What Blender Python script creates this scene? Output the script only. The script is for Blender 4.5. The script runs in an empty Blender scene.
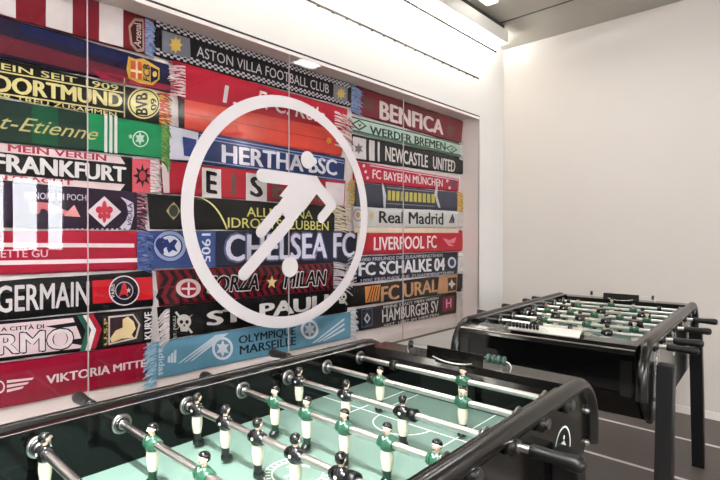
import bpy, bmesh, math, random
from mathutils import Vector, Matrix, noise
random.seed(7)
PI = math.pi
SC = bpy.context.scene
COL = SC.collection
R = math.radians

# ------------------------------------------------------------------ camera
FPX, YAW, ROLL, PITCH, EYE = 489.12, R(43.292), R(0.1215), R(-0.5055), 1.21
f0 = Vector((math.cos(YAW), math.sin(YAW), 0)); r0 = Vector((math.sin(YAW), -math.cos(YAW), 0)); up0 = Vector((0, 0, 1))
fwd = f0*math.cos(PITCH)+up0*math.sin(PITCH); u1 = up0*math.cos(PITCH)-f0*math.sin(PITCH)
rgt = r0*math.cos(ROLL)+u1*math.sin(ROLL); upv = u1*math.cos(ROLL)-r0*math.sin(ROLL)
cam = bpy.data.cameras.new('camera'); camo = bpy.data.objects.new('camera', cam); COL.objects.link(camo)
M = Matrix((rgt, upv, -fwd)).transposed().to_4x4(); M.translation = Vector((0, 0, EYE))
camo.matrix_world = M
cam.sensor_width = 36; cam.lens = 36*FPX/720; cam.clip_start = .02
SC.camera = camo

WY = 2.014          # left wall plane
BY = 2.170          # back of the display recess
CX = 3.953          # end wall
CEIL = 2.822

def on_y(px, py, Y):
    d = fwd + rgt*((px-360)/FPX) - upv*((py-240)/FPX)
    k = Y/d.y
    return Vector((d.x*k, Y, d.z*k+EYE))

# ------------------------------------------------------------------ materials
MATS = {}
def lin(c):
    return tuple(((v/255)/12.92 if v/255 <= .04045 else ((v/255+.055)/1.055)**2.4) for v in c)
def mat(name, rgb, rough=.5, metal=0., spec=.5, bump=0., bscale=200., noise_amt=0., nscale=6., emit=0., coat=0.):
    if name in MATS: return MATS[name]
    m = bpy.data.materials.new(name); m.use_nodes = True
    nt = m.node_tree; b = nt.nodes['Principled BSDF']
    c = lin(rgb)+(1,)
    b.inputs['Base Color'].default_value = c
    b.inputs['Roughness'].default_value = rough
    b.inputs['Metallic'].default_value = metal
    b.inputs['Specular IOR Level'].default_value = spec
    b.inputs['Coat Weight'].default_value = coat
    if emit:
        b.inputs['Emission Color'].default_value = c; b.inputs['Emission Strength'].default_value = emit
    tc = nt.nodes.new('ShaderNodeTexCoord')
    if noise_amt:
        n = nt.nodes.new('ShaderNodeTexNoise'); n.inputs['Scale'].default_value = nscale; n.inputs['Detail'].default_value = 5
        nt.links.new(tc.outputs['Object'], n.inputs['Vector'])
        mx = nt.nodes.new('ShaderNodeMix'); mx.data_type = 'RGBA'
        mx.inputs[6].default_value = tuple(v*(1-noise_amt) for v in c[:3])+(1,)
        mx.inputs[7].default_value = tuple(min(1, v*(1+noise_amt)) for v in c[:3])+(1,)
        nt.links.new(n.outputs['Fac'], mx.inputs[0]); nt.links.new(mx.outputs[2], b.inputs['Base Color'])
    if bump:
        n = nt.nodes.new('ShaderNodeTexNoise'); n.inputs['Scale'].default_value = bscale; n.inputs['Detail'].default_value = 3
        nt.links.new(tc.outputs['Object'], n.inputs['Vector'])
        bp = nt.nodes.new('ShaderNodeBump'); bp.inputs['Strength'].default_value = bump; bp.inputs['Distance'].default_value = .002
        nt.links.new(n.outputs['Fac'], bp.inputs['Height']); nt.links.new(bp.outputs['Normal'], b.inputs['Normal'])
    MATS[name] = m
    return m
def cloth(rgb, amt=.14):
    return mat('knit_%d_%d_%d' % rgb, rgb, .9, spec=.15, bump=.5, bscale=260, noise_amt=amt, nscale=14)

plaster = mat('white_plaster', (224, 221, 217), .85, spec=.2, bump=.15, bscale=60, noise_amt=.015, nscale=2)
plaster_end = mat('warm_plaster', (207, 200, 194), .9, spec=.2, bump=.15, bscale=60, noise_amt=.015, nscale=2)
reveal = mat('reveal_paint', (246, 236, 230), .7, spec=.3, noise_amt=.01)
sillm = mat('sill_paint', (236, 226, 220), .5, spec=.4, noise_amt=.01)
concrete = mat('concrete', (172, 167, 157), .9, spec=.2, bump=.4, bscale=30, noise_amt=.12, nscale=3)
floor_m = mat('floor_dark', (90, 83, 78), .45, spec=.4, noise_amt=.10, nscale=5, bump=.1, bscale=80)
strip_m = mat('floor_strip', (225, 222, 216), .4, noise_amt=.02)
black_gloss = mat('black_gloss', (7, 7, 7), .10, spec=.3, noise_amt=.1)
black_side = mat('black_laminate', (17, 16, 15), .14, spec=.8, noise_amt=.1)
black_satin = mat('black_satin', (13, 12, 11), .24, spec=.5, noise_amt=.15, nscale=30)
black_rub = mat('black_rubber', (7, 7, 7), .4, spec=.4, noise_amt=.1)
chrome = mat('chrome', (150, 148, 145), .3, metal=1., noise_amt=.03)
steel = mat('steel', (214, 212, 208), .28, metal=1., noise_amt=.03)
silver_lip = mat('silver_lip', (220, 220, 215), .25, metal=.8, noise_amt=.03)
white_line = mat('white_line', (225, 235, 226), .4, noise_amt=.02)
skin = mat('painted_skin', (222, 190, 168), .35, noise_amt=.02)
hair = mat('painted_hair', (14, 13, 13), .2, spec=.7, noise_amt=.05)
tr_white = mat('painted_cream', (218, 212, 190), .35, noise_amt=.04, nscale=60)
sh_green = mat('painted_green', (46, 92, 70), .3, noise_amt=.06, nscale=60)
so_green = mat('painted_dark_green', (16, 50, 34), .3, noise_amt=.06, nscale=60)
sh_black = mat('painted_black', (15, 15, 16), .25, spec=.7, noise_amt=.05)
dot_white = mat('painted_white', (228, 225, 220), .4, noise_amt=.02)
seam_m = mat('glass_edge', (186, 172, 174), .4, noise_amt=.02)
vinyl = mat('white_vinyl', (216, 208, 209), .5, spec=.3, noise_amt=.01)
lamp_white = mat('lamp_housing', (226, 222, 214), .4, noise_amt=.01)
lamp_glow = mat('lamp_glow', (255, 252, 244), .4, emit=3.0)
lamp_soft = mat('lamp_soft', (255, 252, 246), .4, emit=.8)
tray_white = mat('tray_painted_reflection', (222, 218, 210), .15, spec=.6, noise_amt=.05, nscale=20)  # pale colour stands for a bright wall mirrored in dark plastic
bead_green = mat('bead_green', (54, 80, 70), .25, noise_amt=.1)
bead_black = mat('bead_black', (16, 16, 15), .25, noise_amt=.1)
edge_silver = mat('edge_trim', (150, 146, 138), .25, metal=.6, noise_amt=.15, nscale=40)  # sill edge trim, also the drawn highlight on the table ends
groove_dark = mat('groove_dark', (52, 48, 42), .6, metal=.2, noise_amt=.1)

def field_mat():
    m = mat('pitch_green', (116, 142, 130), .2, spec=.4, noise_amt=.035, nscale=9)
    return m
pitch = field_mat()

def glass_mat():
    m = bpy.data.materials.new('clear_glass'); m.use_nodes = True; nt = m.node_tree
    for n in list(nt.nodes):
        if n.type != 'OUTPUT_MATERIAL': nt.nodes.remove(n)
    out = nt.nodes[0]
    t = nt.nodes.new('ShaderNodeBsdfTransparent'); t.inputs[0].default_value = (.97, .965, .97, 1)
    g = nt.nodes.new('ShaderNodeBsdfGlossy'); g.inputs['Roughness'].default_value = .01
    fr = nt.nodes.new('ShaderNodeFresnel'); fr.inputs[0].default_value = 1.45
    mx = nt.nodes.new('ShaderNodeMixShader')
    ge = nt.nodes.new('ShaderNodeNewGeometry'); iv = nt.nodes.new('ShaderNodeMath'); iv.operation = 'SUBTRACT'; iv.inputs[0].default_value = 1
    mu = nt.nodes.new('ShaderNodeMath'); mu.operation = 'MULTIPLY'
    nt.links.new(ge.outputs['Backfacing'], iv.inputs[1]); nt.links.new(iv.outputs[0], mu.inputs[0]); nt.links.new(fr.outputs[0], mu.inputs[1])
    nt.links.new(mu.outputs[0], mx.inputs[0]); nt.links.new(t.outputs[0], mx.inputs[1]); nt.links.new(g.outputs[0], mx.inputs[2])
    nt.links.new(mx.outputs[0], out.inputs[0])
    return m
glass = glass_mat()

# ------------------------------------------------------------------ mesh builder
class MB:
    def __init__(s): s.v = []; s.f = []; s.m = []; s.mats = []; s.sm = []
    def mi(s, m):
        if m not in s.mats: s.mats.append(m)
        return s.mats.index(m)
    def add(s, verts, faces, m, smooth=False):
        o = len(s.v); s.v += [Vector(x) for x in verts]; k = s.mi(m)
        for f in faces: s.f.append([i+o for i in f]); s.m.append(k); s.sm.append(smooth)
    def box(s, a, b, m):
        x0, y0, z0 = a; x1, y1, z1 = b
        v = [(x0,y0,z0),(x1,y0,z0),(x1,y1,z0),(x0,y1,z0),(x0,y0,z1),(x1,y0,z1),(x1,y1,z1),(x0,y1,z1)]
        s.add(v, [(0,3,2,1),(4,5,6,7),(0,1,5,4),(1,2,6,5),(2,3,7,6),(3,0,4,7)], m)
    def obox(s, c, ax, ay, az, m):
        c = Vector(c); ax, ay, az = Vector(ax), Vector(ay), Vector(az)
        v = [c+ax*i+ay*j+az*k for k in (-1,1) for (i,j) in ((-1,-1),(1,-1),(1,1),(-1,1))]
        s.add(v, [(0,3,2,1),(4,5,6,7),(0,1,5,4),(1,2,6,5),(2,3,7,6),(3,0,4,7)], m)
    def tube(s, pts, r, m, seg=12, cap=True, sx=1.):
        pts = [Vector(p) for p in pts]; n = len(pts); rs = r if isinstance(r, (list, tuple)) else [r]*n
        vs = []; prev = None
        for i, p in enumerate(pts):
            t = (pts[min(i+1, n-1)]-pts[max(i-1, 0)]).normalized()
            if prev is None:
                a = Vector((0, 0, 1)) if abs(t.z) < .9 else Vector((1, 0, 0))
                a = (a-t*a.dot(t)).normalized()
            else: a = (prev-t*prev.dot(t)).normalized()
            prev = a; b = t.cross(a)
            for k in range(seg):
                q = 2*PI*k/seg; vs.append(p+(a*math.cos(q)+b*math.sin(q)*sx)*rs[i])
        fs = [(i*seg+k, i*seg+(k+1) % seg, (i+1)*seg+(k+1) % seg, (i+1)*seg+k) for i in range(n-1) for k in range(seg)]
        s.add(vs, fs, m, True)
        if cap:
            s.add([vs[k] for k in range(seg)], [tuple(reversed(range(seg)))], m)
            s.add([vs[(n-1)*seg+k] for k in range(seg)], [tuple(range(seg))], m)
    def loft(s, rings, m, seg=12):
        # rings: (z, rx, ry, cx, cy)
        vs = []
        for (z, rx, ry, cx, cy) in rings:
            for k in range(seg):
                q = 2*PI*k/seg; vs.append((cx+rx*math.cos(q), cy+ry*math.sin(q), z))
        n = len(rings)
        fs = [(i*seg+k, i*seg+(k+1) % seg, (i+1)*seg+(k+1) % seg, (i+1)*seg+k) for i in range(n-1) for k in range(seg)]
        s.add(vs, fs, m, True)
        s.add(vs[:seg], [tuple(reversed(range(seg)))], m); s.add(vs[-seg:], [tuple(range(seg))], m)
    def prism(s, poly, fn, m):
        # poly of (a,b), fn(a,b,k) -> 3D point with k = 0 or 1
        n = len(poly)
        v = [fn(a, b, 0) for a, b in poly]+[fn(a, b, 1) for a, b in poly]
        fs = [tuple(range(n)), tuple(reversed(range(n, 2*n)))]+[(i, i+n, (i+1) % n+n, (i+1) % n) for i in range(n)]
        s.add(v, fs, m)
    def build(s, name, parent=None, bevel=0.):
        me = bpy.data.meshes.new(name); me.from_pydata([tuple(v) for v in s.v], [], s.f)
        for m in s.mats: me.materials.append(m)
        for p, k, sm in zip(me.polygons, s.m, s.sm): p.material_index = k; p.use_smooth = sm
        bm = bmesh.new(); bm.from_mesh(me); bmesh.ops.recalc_face_normals(bm, faces=bm.faces); bm.to_mesh(me); bm.free()
        me.update()
        o = bpy.data.objects.new(name, me); COL.objects.link(o)
        if parent: o.parent = parent
        if bevel:
            md = o.modifiers.new('bevel', 'BEVEL'); md.width = bevel; md.segments = 2; md.limit_method = 'ANGLE'
        return o

def empty(name, loc=(0, 0, 0), rz=0):
    o = bpy.data.objects.new(name, None); o.location = loc; o.rotation_euler = (0, 0, rz); o.empty_display_size = .05
    COL.objects.link(o); return o
def tag(o, label, cat, group=None):
    o['label'] = label; o['category'] = cat
    if group: o['group'] = group
    return o
def struct(o): o['kind'] = 'structure'; return o
def sbox(name, a, b, m):
    mb = MB(); mb.box(a, b, m); return struct(mb.build(name))

# ------------------------------------------------------------------ room shell
XW, YN = -3.2, -4.0       # unseen walls behind the camera
FX0, FX1, FZ0, FZ1 = -1.27, 3.531, .517, 2.17    # opening of the display
sbox('floor', (XW-.15, YN-.15, -.1), (CX+.15, WY+.5, 0), floor_m)
sbox('ceiling', (XW-.15, YN-.15, CEIL), (CX+.15, WY+.5, CEIL+.12), concrete)
# left wall with recess opening
mb = MB()
mb.box((XW, WY, 0), (CX, WY+.30, FZ0), plaster)
mb.box((XW, WY, FZ1), (CX, WY+.30, CEIL), plaster)
mb.box((FX1, WY, FZ0), (CX, WY+.30, FZ1), plaster)
mb.box((XW, WY, FZ0), (FX0, WY+.30, FZ1), plaster)
struct(mb.build('wall_left'))
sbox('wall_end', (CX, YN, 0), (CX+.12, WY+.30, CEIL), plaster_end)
sbox('wall_behind', (XW-.12, YN, 0), (XW, WY+.30, CEIL), plaster)
# near wall with window openings (seen mirrored in the glass)
wins = [(1.60, 1.93, .98, 2.02), (2.02, 2.25, .98, 2.02), (1.38, 1.54, .98, 2.02), (-1.6, -.4, .9, 2.1)]
mb = MB()
xs = sorted(wins); cur = XW
for (a, b, z0, z1) in xs:
    mb.box((cur, YN-.12, 0), (a, YN, CEIL), plaster); mb.box((a, YN-.12, 0), (b, YN, z0), plaster); mb.box((a, YN-.12, z1), (b, YN, CEIL), plaster); cur = b
mb.box((cur, YN-.12, 0), (CX, YN, CEIL), plaster)
struct(mb.build('wall_near'))
for i, (a, b, z0, z1) in enumerate(wins):
    mb = MB(); mb.box((a, YN-.07, z0), (b, YN-.06, z1), glass); w = struct(mb.build('window_%d' % (i+4)))
    mb = MB(); t = .02
    mb.box((a, YN-.09, z0), (a+t, YN-.04, z1), lamp_white); mb.box((b-t, YN-.09, z0), (b, YN-.04, z1), lamp_white)
    mb.box((a, YN-.09, z0), (b, YN-.04, z0+t), lamp_white); mb.box((a, YN-.09, z1-t), (b, YN-.04, z1), lamp_white)
    mb.build('window_frame', w)
# recess back and linings (their own painted boards)
sbox('trim_1', (FX0, BY+.012, FZ0), (FX1, BY+.03, FZ1), sillm)          # recess back
sbox('trim_2', (FX1-.002, WY+.002, FZ0), (FX1+.004, BY+.03, FZ1), reveal)   # right lining
sbox('trim_3', (FX0, WY+.002, FZ1-.002), (FX1, BY+.03, FZ1+.006), reveal)   # top lining
sbox('trim_4', (FX0, WY+.002, FZ0-.006), (FX1, BY+.03, FZ0+.002), sillm)    # sill board
# opening frame: dark thin edge and white bead
mb = MB()
mb.box((FX0, WY-.006, FZ1), (FX1+.006, WY+.002, FZ1+.006), groove_dark)
mb.box((FX1, WY-.006, FZ0), (FX1+.006, WY+.002, FZ1+.006), steel)
struct(mb.build('trim_5'))
mb = MB(); mb.box((FX0, WY-.003, FZ1-.020), (FX1, WY+.001, FZ1-.002), sillm); struct(mb.build('trim_6'))
mb = MB(); mb.box((FX0, WY-.006, FZ0-.008), (FX1, WY+.002, FZ0+.004), edge_silver); struct(mb.build('trim_7'))
# slot in the wall above the display
mb = MB(); mb.box((.2, WY-.003, 2.470), (3.53, WY+.001, 2.482), groove_dark)
x = .25
while x < 3.5:
    mb.box((x, WY-.005, 2.464), (x+.016, WY+.001, 2.472), groove_dark); x += .11
struct(mb.build('trim_8'))
sbox('baseboard_end', (CX-.012, YN, 0), (CX, WY, .05), lamp_white)
sbox('baseboard_left', (XW, WY-.012, 0), (CX, WY, .05), lamp_white)
# floor strips and ceiling joints
for i, x in enumerate((3.447, 2.868, 2.289, 1.71, 1.13)):
    sbox('trim_%d' % (9+i), (x-.011, YN, 0), (x+.011, WY, .002), strip_m)
mb = MB()
for x in (3.43, 2.6, 1.8, 1.0): mb.box((x-.006, YN, CEIL-.004), (x+.006, WY, CEIL), groove_dark)
struct(mb.build('trim_15'))

# glass panes of the display
seams = [-1.27, -.315, .640, 1.599, 2.556, FX1]
for i in range(5):
    mb = MB(); mb.box((seams[i]+.002, WY-.001, FZ0+.004), (seams[i+1]-.002, WY+.004, FZ1-.002), glass)
    g = struct(mb.build('window_%d' % (9+i) if i > 2 else 'window_%d' % (i+1)))
    if i:
        mb = MB(); mb.box((seams[i]-.0015, WY-.002, FZ0+.004), (seams[i]+.0015, WY+.005, FZ1-.02), seam_m)
        e = mb.build('glass_edge', g)

# ------------------------------------------------------------------ sticker on the glass
st = empty('window_sticker', (1.603, WY-.004, 1.33))
tag(st, 'large white circular sticker of a kicking ball player on the display glass', 'sticker')
org = Vector((1.603, WY-.004, 1.33))
LIFT = [0]
def flatpoly(mb, pts, m, t=.0015):     # pts (x,z) on the glass
    LIFT[0] += .00025; h = LIFT[0]
    mb.prism(pts, lambda a, b, k: Vector((a, (WY-.0025 if k else WY-.0040-h), b))-org, m)
def circ(c, r, n=40): return [(c[0]+r*math.cos(2*PI*i/n), c[1]+r*math.sin(2*PI*i/n)) for i in range(n)]
mb = MB(); N = 96; vs = []; fs = []
for k, y in ((0, -.0005), (1, .001)):
    for rr in (.538, .597):
        for i in range(N):
            q = 2*PI*i/N; vs.append((rr*math.cos(q), y, rr*math.sin(q)))
for i in range(N):
    j = (i+1) % N
    fs += [(i, j, N+j, N+i), (2*N+i, 3*N+i, 3*N+j, 2*N+j), (i, 2*N+i, 2*N+j, j), (N+i, N+j, 3*N+j, 3*N+i)]
mb.add(vs, fs, vinyl); mb.build('ring', st)
def g2(px, py):
    p = on_y(px, py, WY); return (p.x, p.z)
def stadium(a, b, r, n=10):
    ax, az = a; bx, bz = b; q = math.atan2(bz-az, bx-ax)
    return [(bx+r*math.cos(q-PI/2+PI*i/n), bz+r*math.sin(q-PI/2+PI*i/n)) for i in range(n+1)]+[(ax+r*math.cos(q+PI/2+PI*i/n), az+r*math.sin(q+PI/2+PI*i/n)) for i in range(n+1)]
mb = MB()
flatpoly(mb, circ(g2(307.3, 160), .047), vinyl)
mb.build('player_head', st)
mb = MB()
flatpoly(mb, stadium(g2(261.5, 175.5), g2(312, 182), .033), vinyl)
flatpoly(mb, stadium(g2(314, 183), g2(331.5, 205), .033), vinyl)
flatpoly(mb, stadium(g2(331.5, 205), g2(321, 218), .028), vinyl)
flatpoly(mb, [g2(*q) for q in ((287, 178), (316, 176), (322, 186), (305, 209), (299, 214), (284, 198), (279, 196), (289, 184))], vinyl)
flatpoly(mb, [g2(*q) for q in ((283, 197), (296, 205), (303, 210), (291, 225), (285, 218), (277, 205))], vinyl)
flatpoly(mb, stadium(g2(277.5, 211), g2(260.5, 232), .029), vinyl)
flatpoly(mb, stadium(g2(288.5, 222), g2(243.5, 274), .031), vinyl)
mb.build('player_body', st)
mb = MB(); flatpoly(mb, circ(g2(289.5, 267), .052), vinyl); mb.build('ball', st)

# ------------------------------------------------------------------ scarves
def relief(x, z):
    return .0035*noise.noise(Vector((x*4.1, z*9., 1.3)))+.002*noise.noise(Vector((x*11, z*14., 5.3)))
def lerp(a, b, t): return a+(b-a)*t
def front(x, z, off): return Vector((x, BY-.012-relief(x, z)-off, z))
TXT = {}
def text_mesh(s, bold, shear=0.):
    key = (s, bold, shear)
    if key in TXT: return TXT[key]
    cu = bpy.data.curves.new('txt', 'FONT'); cu.body = s; cu.size = 1; cu.resolution_u = 3
    cu.offset = 0; cu.shear = shear
    o = bpy.data.objects.new('txt', cu); COL.objects.link(o)
    dg = bpy.context.evaluated_depsgraph_get(); dg.update()
    me = bpy.data.meshes.new_from_object(o.evaluated_get(dg))
    bm = bmesh.new(); bm.from_mesh(me)
    bmesh.ops.triangulate(bm, faces=bm.faces)
    for _ in range(1):
        long = [e for e in bm.edges if e.calc_length() > .45]
        if long: bmesh.ops.subdivide_edges(bm, edges=long, cuts=1); bmesh.ops.triangulate(bm, faces=bm.faces)
    vs = [v.co.copy() for v in bm.verts]; bm.verts.index_update(); fs = [tuple(v.index for v in f.verts) for f in bm.faces]
    bm.free()
    if bold > .004:
        b = bold*.9; base, bf = vs, fs; vs = []; fs = []
        for dx, dy in ((-b, 0), (0, 0), (b, 0), (-b*.5, b*.4), (b*.5, -b*.4)):
            n = len(vs); vs += [Vector((v.x+dx, v.y+dy, 0)) for v in base]; fs += [tuple(i+n for i in f) for f in bf]
    x0 = min(v.x for v in vs); x1 = max(v.x for v in vs); y0 = min(v.y for v in vs); y1 = max(v.y for v in vs)
    if shear: pass
    vs = [((v.x-x0)/(x1-x0), (v.y-y0)/(y1-y0)) for v in vs]
    bpy.data.objects.remove(o); bpy.data.curves.remove(cu); bpy.data.meshes.remove(me)
    TXT[key] = (vs, fs); return TXT[key]

class Scarf:
    """corner pixels TL TR BR BL of the band, projected to the display back"""
    def __init__(s, label, rgb, tl, tr, br, bl, lift=0., group='football scarves pinned in rows inside the glass display'):
        s.lift = lift
        s.c = [on_y(px, py, BY) for px, py in (tl, tr, br, bl)]
        base = sum(s.c, Vector())/4; s.o = Vector((base.x, BY, min(s.c[2].z, s.c[3].z)))
        s.root = empty('scarf', s.o)
        tag(s.root, label, 'scarf', group)
        NX, NZ = 40, 7; vs = []; fs = []
        for j in range(NZ):
            t = j/(NZ-1); t2 = .5-.5*math.cos(PI*t)
            for i in range(NX):
                u = i/(NX-1); p = s.at(u, t2)
                e = min(t2, 1-t2); off = s.lift-.008*(max(0, 1-e/.09))**2
                # uneven hems
                p.z += (.0035*noise.noise(Vector((p.x*7, t*3+base.z*5, 9))))*(1 if j in (0, NZ-1) else .3)
                vs.append(front(p.x, p.z, off)-s.o)
        nb = len(vs)
        for v in list(vs): vs.append(Vector((v.x, BY-s.o.y-.0005+.002, v.z)))
        for j in range(NZ-1):
            for i in range(NX-1):
                a = j*NX+i; fs.append((a, a+1, a+NX+1, a+NX)); fs.append((nb+a, nb+a+NX, nb+a+NX+1, nb+a+1))
        for i in range(NX-1):
            fs.append((i, nb+i, nb+i+1, i+1)); a = (NZ-1)*NX+i; fs.append((a, a+1, nb+a+1, nb+a))
        for j in range(NZ-1):
            a = j*NX; fs.append((a, a+NX, nb+a+NX, nb+a)); a = j*NX+NX-1; fs.append((a, nb+a, nb+a+NX, a+NX))
        mb = MB(); mb.add(vs, fs, cloth(rgb), True); mb.build('band', s.root)
    def at(s, u, t):
        tl, tr, br, bl = s.c
        return lerp(lerp(bl, br, u), lerp(tl, tr, u), t)
    def quad(s, corners, n=(1, 1)):
        c = [on_y(px, py, BY) for px, py in corners]
        return lambda u, t: lerp(lerp(c[3], c[2], u), lerp(c[0], c[1], u), t)
    def put(s, p, lay): return front(p.x, p.z, s.lift+.0012+lay*.0012)-s.o
    def patch(s, name, corners, rgb, lay=0, label=None):
        q = s.quad(corners); mb = MB(); W = max(abs(corners[1][0]-corners[0][0]), abs(corners[2][0]-corners[3][0]))
        nx = max(2, int(W/3)+1); nz = 5; vs = [s.put(q(i/(nx-1), j/(nz-1)), lay) for j in range(nz) for i in range(nx)]
        fs = [(j*nx+i, j*nx+i+1, (j+1)*nx+i+1, (j+1)*nx+i) for j in range(nz-1) for i in range(nx-1)]
        mb.add(vs, fs, cloth(rgb), True); o = mb.build(name, s.root)
        if label: o['label'] = label
        return o
    def text(s, t, x0, a0, b0, x1, a1, b1, rgb, bold=.02, lay=1, shear=0., name='lettering', outline=None, corners=None):
        corners = corners or ((x0, a0), (x1, a1), (x1, b1), (x0, b0))
        q = s.quad(corners)
        if outline:
            vs, fs = text_mesh(t, bold+.035, shear); mb = MB(); g = .012; gz = .07
            mb.add([s.put(q(-g+u*(1+2*g), -gz+v*(1+2*gz)), lay-.5) for u, v in vs], fs, cloth(outline)); mb.build(name+'_outline', s.root)
        vs, fs = text_mesh(t, bold, shear); mb = MB()
        mb.add([s.put(q(u, v), lay) for u, v in vs], fs, cloth(rgb)); return mb.build(name, s.root)
    def poly(s, name, pts, rgb, lay=1):
        mb = MB(); c = [s.put(on_y(x, y, BY), lay) for x, y in pts]; mb.add(c, [tuple(range(len(c)))], cloth(rgb)); return mb.build(name, s.root)
    def disc(s, name, cx, cy, rx, ry, rgb, lay=1, n=24, parent=None):
        mb = MB(); c = [s.put(on_y(cx+rx*math.cos(2*PI*i/n), cy+ry*math.sin(2*PI*i/n), BY), lay) for i in range(n)]
        mb.add(c, [tuple(range(n))], cloth(rgb)); return mb.build(name, parent or s.root)
    def ring(s, name, cx, cy, rx, ry, w, rgb, lay=1, n=28):
        mb = MB(); vs = []
        for k in (0, 1):
            for i in range(n):
                q = 2*PI*i/n; vs.append(s.put(on_y(cx+(rx-w*k)*math.cos(q), cy+(ry-w*k)*math.sin(q), BY), lay))
        mb.add(vs, [(i, (i+1) % n, n+(i+1) % n, n+i) for i in range(n)], cloth(rgb)); return mb.build(name, s.root)
    def star(s, name, cx, cy, r, rgb, lay=1, n=5, inner=.42):
        mb = MB(); c = []
        for i in range(2*n):
            q = -PI/2+PI*i/n; rr = r if i % 2 == 0 else r*inner
            c.append(s.put(on_y(cx+rr*.8*math.cos(q), cy+rr*math.sin(q), BY), lay))
        c.append(s.put(on_y(cx, cy, BY), lay)); m = len(c)-1
        mb.add(c, [(i, (i+1) % m, m) for i in range(m)], cloth(rgb)); return mb.build(name, s.root)
    def fringe(s, x0, x1, yt, yb, rgb, rgb2=None, n=None, droop=.012):
        """loose cords of the scarf end between two heights, growing from x0 towards x1"""
        a = on_y(x0, yt, BY); b = on_y(x0, yb, BY); c = on_y(x1, (yt+yb)/2, BY)
        n = n or max(8, int(abs(yb-yt)*.9)); mb = MB(); rnd = random.Random(int(x0*31+yt))
        for i in range(n):
            t = (i+.5)/n; p = lerp(a, b, t); L = (c.x-p.x)*rnd.uniform(.75, 1.12)
            pts = []; ph = rnd.uniform(0, 6); dz = -droop*rnd.uniform(.2, 1.6)
            for k in range(6):
                w = k/5
                pts.append(Vector((p.x+L*w, BY-.010-s.lift-.006*math.sin(PI*w)*rnd.uniform(.4, 1.2)-rnd.uniform(0, .003), p.z+dz*w*w+.003*math.sin(ph+4*w)))-s.o)
            mb.tube(pts, [.0042, .0045, .0045, .0042, .0038, .0025], cloth(rgb if (rgb2 is None or i % 3) else rgb2), seg=5)
        return mb.build('fringe', s.root)

WHT = (232, 226, 222); BLK = (24, 22, 24)
# ---------------- left column
s = Scarf('maroon scarf with wide white upright stripes, topmost of the left column', (128, 30, 40), (-40, -42), (153, 19), (153, 57), (-40, 5))
for a, b in ((-30, 15), (45, 71.5), (98, 122)):
    ya = lambda x: 19+(x-153)*.316; yb = lambda x: 57+(x-153)*.27
    s.patch('white_stripe', ((a, ya(a)+.5), (b, ya(b)+.5), (b, yb(b)-.5), (a, yb(a)-.5)), (226, 216, 210), label='wide white upright stripe')
s.poly('crest', ((127, 27), (133, 19), (142, 20), (143, 52), (136, 53), (129, 45)), (170, 140, 120), 1)
s.poly('crest_field', ((129, 29), (134, 22), (141, 23), (141, 49), (136, 50), (131, 43)), (70, 16, 24), 2)
s.text('Arsenal', 0, 0, 0, 0, 0, 0, (214, 190, 175), lay=3, bold=.02, corners=((132.5, 46), (132.5, 24), (139.5, 25), (139.5, 49)))
s.fringe(144, 153.5, 20, 55, (150, 164, 198), (118, 132, 170), n=34)

s = Scarf('shaded navy and maroon scarf with a gold and red shield near its right end', (36, 31, 54), (-40, 4), (168, 65), (170, 93), (-40, 50))
s.patch('maroon_stripe', ((-40, 24), (128, 72), (128, 84), (-40, 44)), (104, 36, 48), label='dull maroon lengthwise stripe')
s.patch('blue_stripe', ((20, 24), (168, 67), (168, 77), (20, 34)), (30, 36, 80), label='blue lengthwise stripe')
s.patch('red_stripe', ((90, 70), (169, 86), (170, 92), (100, 80)), (150, 34, 60))
s.poly('crest', ((127, 57), (134, 60), (142, 59), (150, 64), (158, 69), (158, 80), (151, 86), (138, 84), (127, 79), (125, 70)), (214, 170, 70), 1)
s.poly('crest_cross', ((129, 61), (140, 63), (140, 81), (129, 78)), (206, 90, 60), 2)
s.poly('crest_cross', ((129, 70), (140, 72), (140, 74.5), (129, 72.5)), (235, 214, 160), 2.6)
s.poly('crest_cross', ((134, 62), (136, 62.5), (136, 80), (134, 79.5)), (235, 214, 160), 2.8)
s.poly('crest_stripe', ((149, 67), (157, 71), (156, 80), (149, 84)), (30, 36, 84), 2)
s.text('FCB', 0, 0, 0, 0, 0, 0, (40, 40, 60), lay=3, corners=((141.5, 81), (141.5, 64), (148, 66), (148, 83)))
s.disc('crest_ball', 153, 75, 2.2, 3, (230, 190, 90), 3)

s = Scarf('black scarf with pale yellow capitals framed by yellow lines and a round yellow crest', (26, 25, 22), (-30, 52), (160, 94), (160, 127), (-30, 90))
YEL = (226, 212, 142)
s.text('REIN SEIT 1909', -14, 61, 67.5, 117, 86, 92, YEL, .015)
s.patch('yellow_line', ((-30, 66.5), (122, 93), (122, 94.4), (-30, 68)), YEL, 1)
s.text('DORTMUND', -8, 74.5, 92, 121, 94.5, 108.5, YEL, .05)
s.patch('yellow_line', ((-30, 89), (122, 112), (122, 113.3), (-30, 90.5)), YEL, 1)
s.text('DER TREU ZUSAMMEN', -16, 92, 96.5, 115, 113, 117.5, YEL, .01)
s.patch('yellow_line', ((122.3, 79), (123.6, 79), (123.6, 118), (122.3, 118)), (190, 180, 130), 1)
s.disc('crest', 142.5, 104, 16.5, 15.5, YEL, 1); s.ring('crest_ring', 142.5, 104, 15, 14, 1.2, BLK, 2)
s.text('BVB', 0, 0, 0, 0, 0, 0, BLK, .04, 2, corners=((134, 115), (134, 95), (146, 93), (146, 116)))
s.text('09', 0, 0, 0, 0, 0, 0, BLK, .03, 2, corners=((149, 112), (149, 99), (155, 99), (155, 110)))
s.fringe(158, 170, 92, 124, (190, 60, 56), (226, 190, 90), n=30)

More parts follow.
